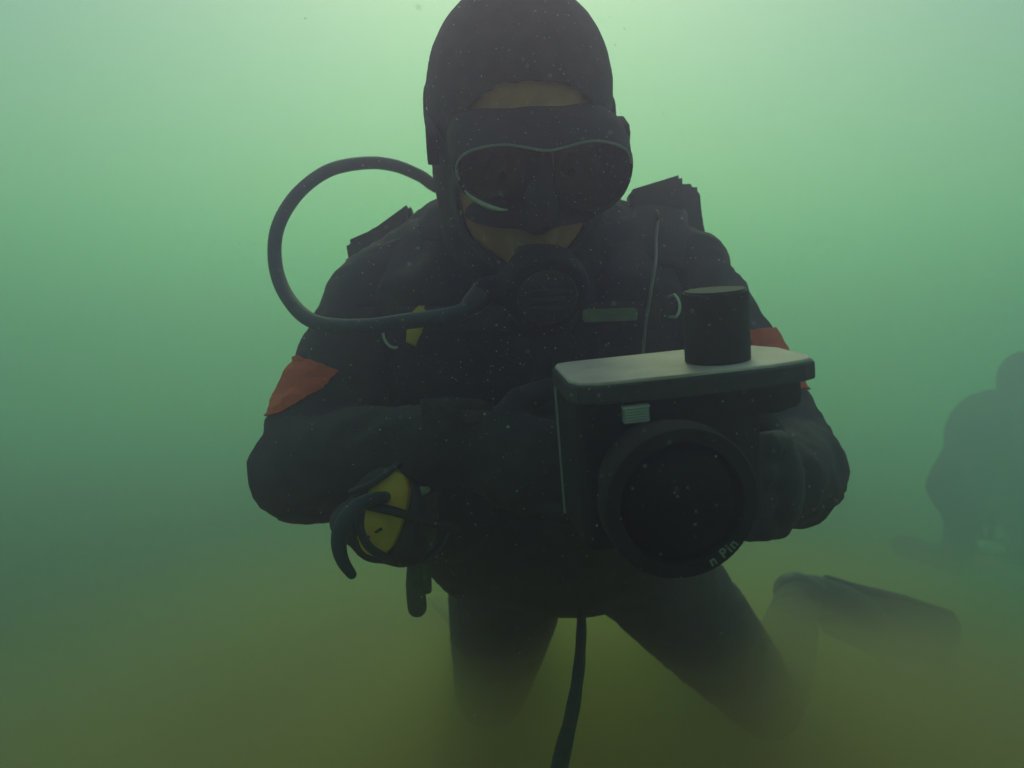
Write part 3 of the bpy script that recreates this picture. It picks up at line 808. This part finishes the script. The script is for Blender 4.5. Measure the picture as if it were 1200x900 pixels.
# ------------------------------------------------------------------ rope
bm = bmesh.new()
ra, rb = P(682, 706, 1.10), P(655, 900, .55)
rp = spline([P(686, 670, 1.16)] + [ra.lerp(rb, t) + Vector((.004 * math.sin(t * 3.1), 0, -.012 * math.sin(t * 3.1))) for t in (0, .25, .5, .75, 1)] + [ra.lerp(rb, 1.25), ra.lerp(rb, 1.45), Vector((.022, .20, -.55)), Vector((.02, .17, FLOOR + .012))], 10)
sweep(bm, rp, [.0056 + .00025 * math.sin(k * .7) for k in range(len(rp))], 12)
ro = obj('rope', bm, M['rope']); tag(ro, 'dark rope hanging between the diver\'s legs and running down towards the viewer', 'rope')

# ------------------------------------------------------------------ second diver, half lost in the murk at the right
OT = Vector((.60, 1.15, -.10))                         # where the distant diver kneels
def moved(me):
    me.transform(Matrix.Translation(OT)); return me
od = thing('person', 'distant diver in dark wetsuit, hazy and cut off by the right edge', 'person', (2.0, 3.7, FLOOR))
oh = Vector((1.36, 2.25, .10))
s0, s1 = Vector((1.19, 2.27, -.075)), Vector((1.56, 2.35, -.06))
bm = bmesh.new()
def other(bm, g=0.0):
    ball(bm, (1.37, 2.38, -.16), (.185 + g, .14 + g, .19 + g)); ball(bm, (1.38, 2.52, -.33), (.16 + g, .14 + g, .15 + g))
    sweep(bm, [oh + Vector((0, .02, -.05)), Vector((1.37, 2.33, -.03))], [.06 + g, .08 + g], 14)
    sweep(bm, [Vector((1.30, 2.34, -.06)), s0, Vector((1.00, 2.15, -.28)), ], [.08 + g, .068 + g, .052 + g], 16)
    sweep(bm, [Vector((1.00, 2.15, -.28)), Vector((1.03, 2.03, -.43)), Vector((1.055, 1.96, -.50))], [.052 + g, .042 + g, .034 + g], 16)
    sweep(bm, [Vector((1.45, 2.34, -.06)), s1, Vector((1.62, 2.2, -.27)), Vector((1.45, 2.05, -.34))], [.08 + g, .066 + g, .05 + g, .035 + g], 16)
    for k, x in ((-1, 1.30), (1, 1.47)):
        sweep(bm, [Vector((x, 2.55, -.36)), Vector((x + k * .1, 2.45, -.62)), Vector((x + k * .12, 2.9, -.64))], [.09 + g, .065 + g, .042 + g], 16)
other(bm); ball(bm, oh, (.078, .096, .115)); ball(bm, oh + Vector((0, -.05, -.06)), (.055, .055, .06))
ball(bm, (1.05, 1.925, -.515), (.035, .045, .022))
for k in range(4): sweep(bm, [Vector((1.028 + .018 * k, 1.91, -.515)), Vector((1.025 + .018 * k, 1.875, -.525)), Vector((1.026 + .017 * k, 1.865, -.547))], [.0095, .009, .0075], 8)
sweep(bm, [Vector((1.02, 1.95, -.515)), Vector((1.0, 1.92, -.53)), Vector((1.012, 1.90, -.545))], [.012, .011, .008], 8)
link('body', moved(fuse(bm, .010, 5)), M['skin'], od)
bm = bmesh.new(); other(bm, .007); ball(bm, (1.37, 2.46, -.12), (.20, .16, .2)); me = fuse(bm, .013, 6); wrinkle(me, .006, 18, (1, 1, 1), 31); moved(me); link('wetsuit', me, M['neoprene'], od)
bm = bmesh.new(); ball(bm, oh + Vector((0, .008, .006)), (.087, .100, .120)); ball(bm, oh + Vector((0, -.04, -.06)), (.064, .06, .066)); link('hood', moved(fuse(bm, .008, 4)), M['hoodneo'], od)
bm = bmesh.new(); ball(bm, oh + Vector((-.005, -.088, .01)), (.075, .035, .045), None, 20); link('mask', moved(fuse(bm, .008, 2)), M['maskrub'], od)
lt = thing('dive_light', 'small pale hand torch held by the distant diver at the right edge', 'torch', P(1161, 640, 3.02))
ty = 3.02
bm = bmesh.new(); sweep(bm, [P(1164, 598, ty), P(1163, 612, ty), P(1161, 630, ty)], [.012, .013, .012], 14); obj('handle', bm, M['edge'], lt)
bm = bmesh.new(); sweep(bm, [P(1150, 637, ty), P(1158, 641, ty), P(1171, 643, ty)], [.015, .020, .016], 16); obj('head', bm, M['white'], lt)['label'] = 'white torch head'

# ------------------------------------------------------------------ drifting silt
rng = np.random.default_rng(5)
def specks(n, ylo, yhi, r0, r1):
    y = ylo + (yhi - ylo) * rng.random(n) ** .8
    x = rng.normal(size=n) * .24 * y; z = rng.normal(size=n) * .24 * y
    return np.stack([x, y, z], 1), r0 + (r1 - r0) * rng.random(n) ** 3
A = [specks(1500, .45, 1.2, .0002, .0006)]
# thicker cloud in front of the hood and chest
n = 1500; c = rng.normal(size=(n, 3)) * np.array([.075, .05, .13]) + np.array([.01, .62, .12]); A.append((c, .00015 + .00038 * rng.random(n) ** 3))
n = 220; c = rng.normal(size=(n, 3)) * np.array([.06, .02, .06]) + np.array([.13, .44, -.04]); A.append((c, .00010 + .00028 * rng.random(n) ** 3))
n = 70; c = rng.normal(size=(n, 3)) * np.array([.07, .03, .06]) + np.array([.02, .38, .02]); A.append((c, .0002 + .0004 * rng.random(n) ** 2))
pos = np.concatenate([a[0] for a in A]); rad = np.concatenate([a[1] for a in A])
octa = np.array([(1, 0, 0), (-1, 0, 0), (0, 1, 0), (0, -1, 0), (0, 0, 1), (0, 0, -1)], float)
tri = np.array([(0, 2, 4), (2, 1, 4), (1, 3, 4), (3, 0, 4), (2, 0, 5), (1, 2, 5), (3, 1, 5), (0, 3, 5)])
Vv = (pos[:, None, :] + octa[None] * rad[:, None, None] * (.7 + .6 * rng.random((len(pos), 1, 3)))).reshape(-1, 3)
Ff = (tri[None] + (np.arange(len(pos)) * 6)[:, None, None]).reshape(-1, 3)
me = bpy.data.meshes.new('suspended_silt'); me.from_pydata(Vv.tolist(), [], Ff.tolist())
so = link('suspended_silt', me, M['speck']); so['kind'] = 'stuff'
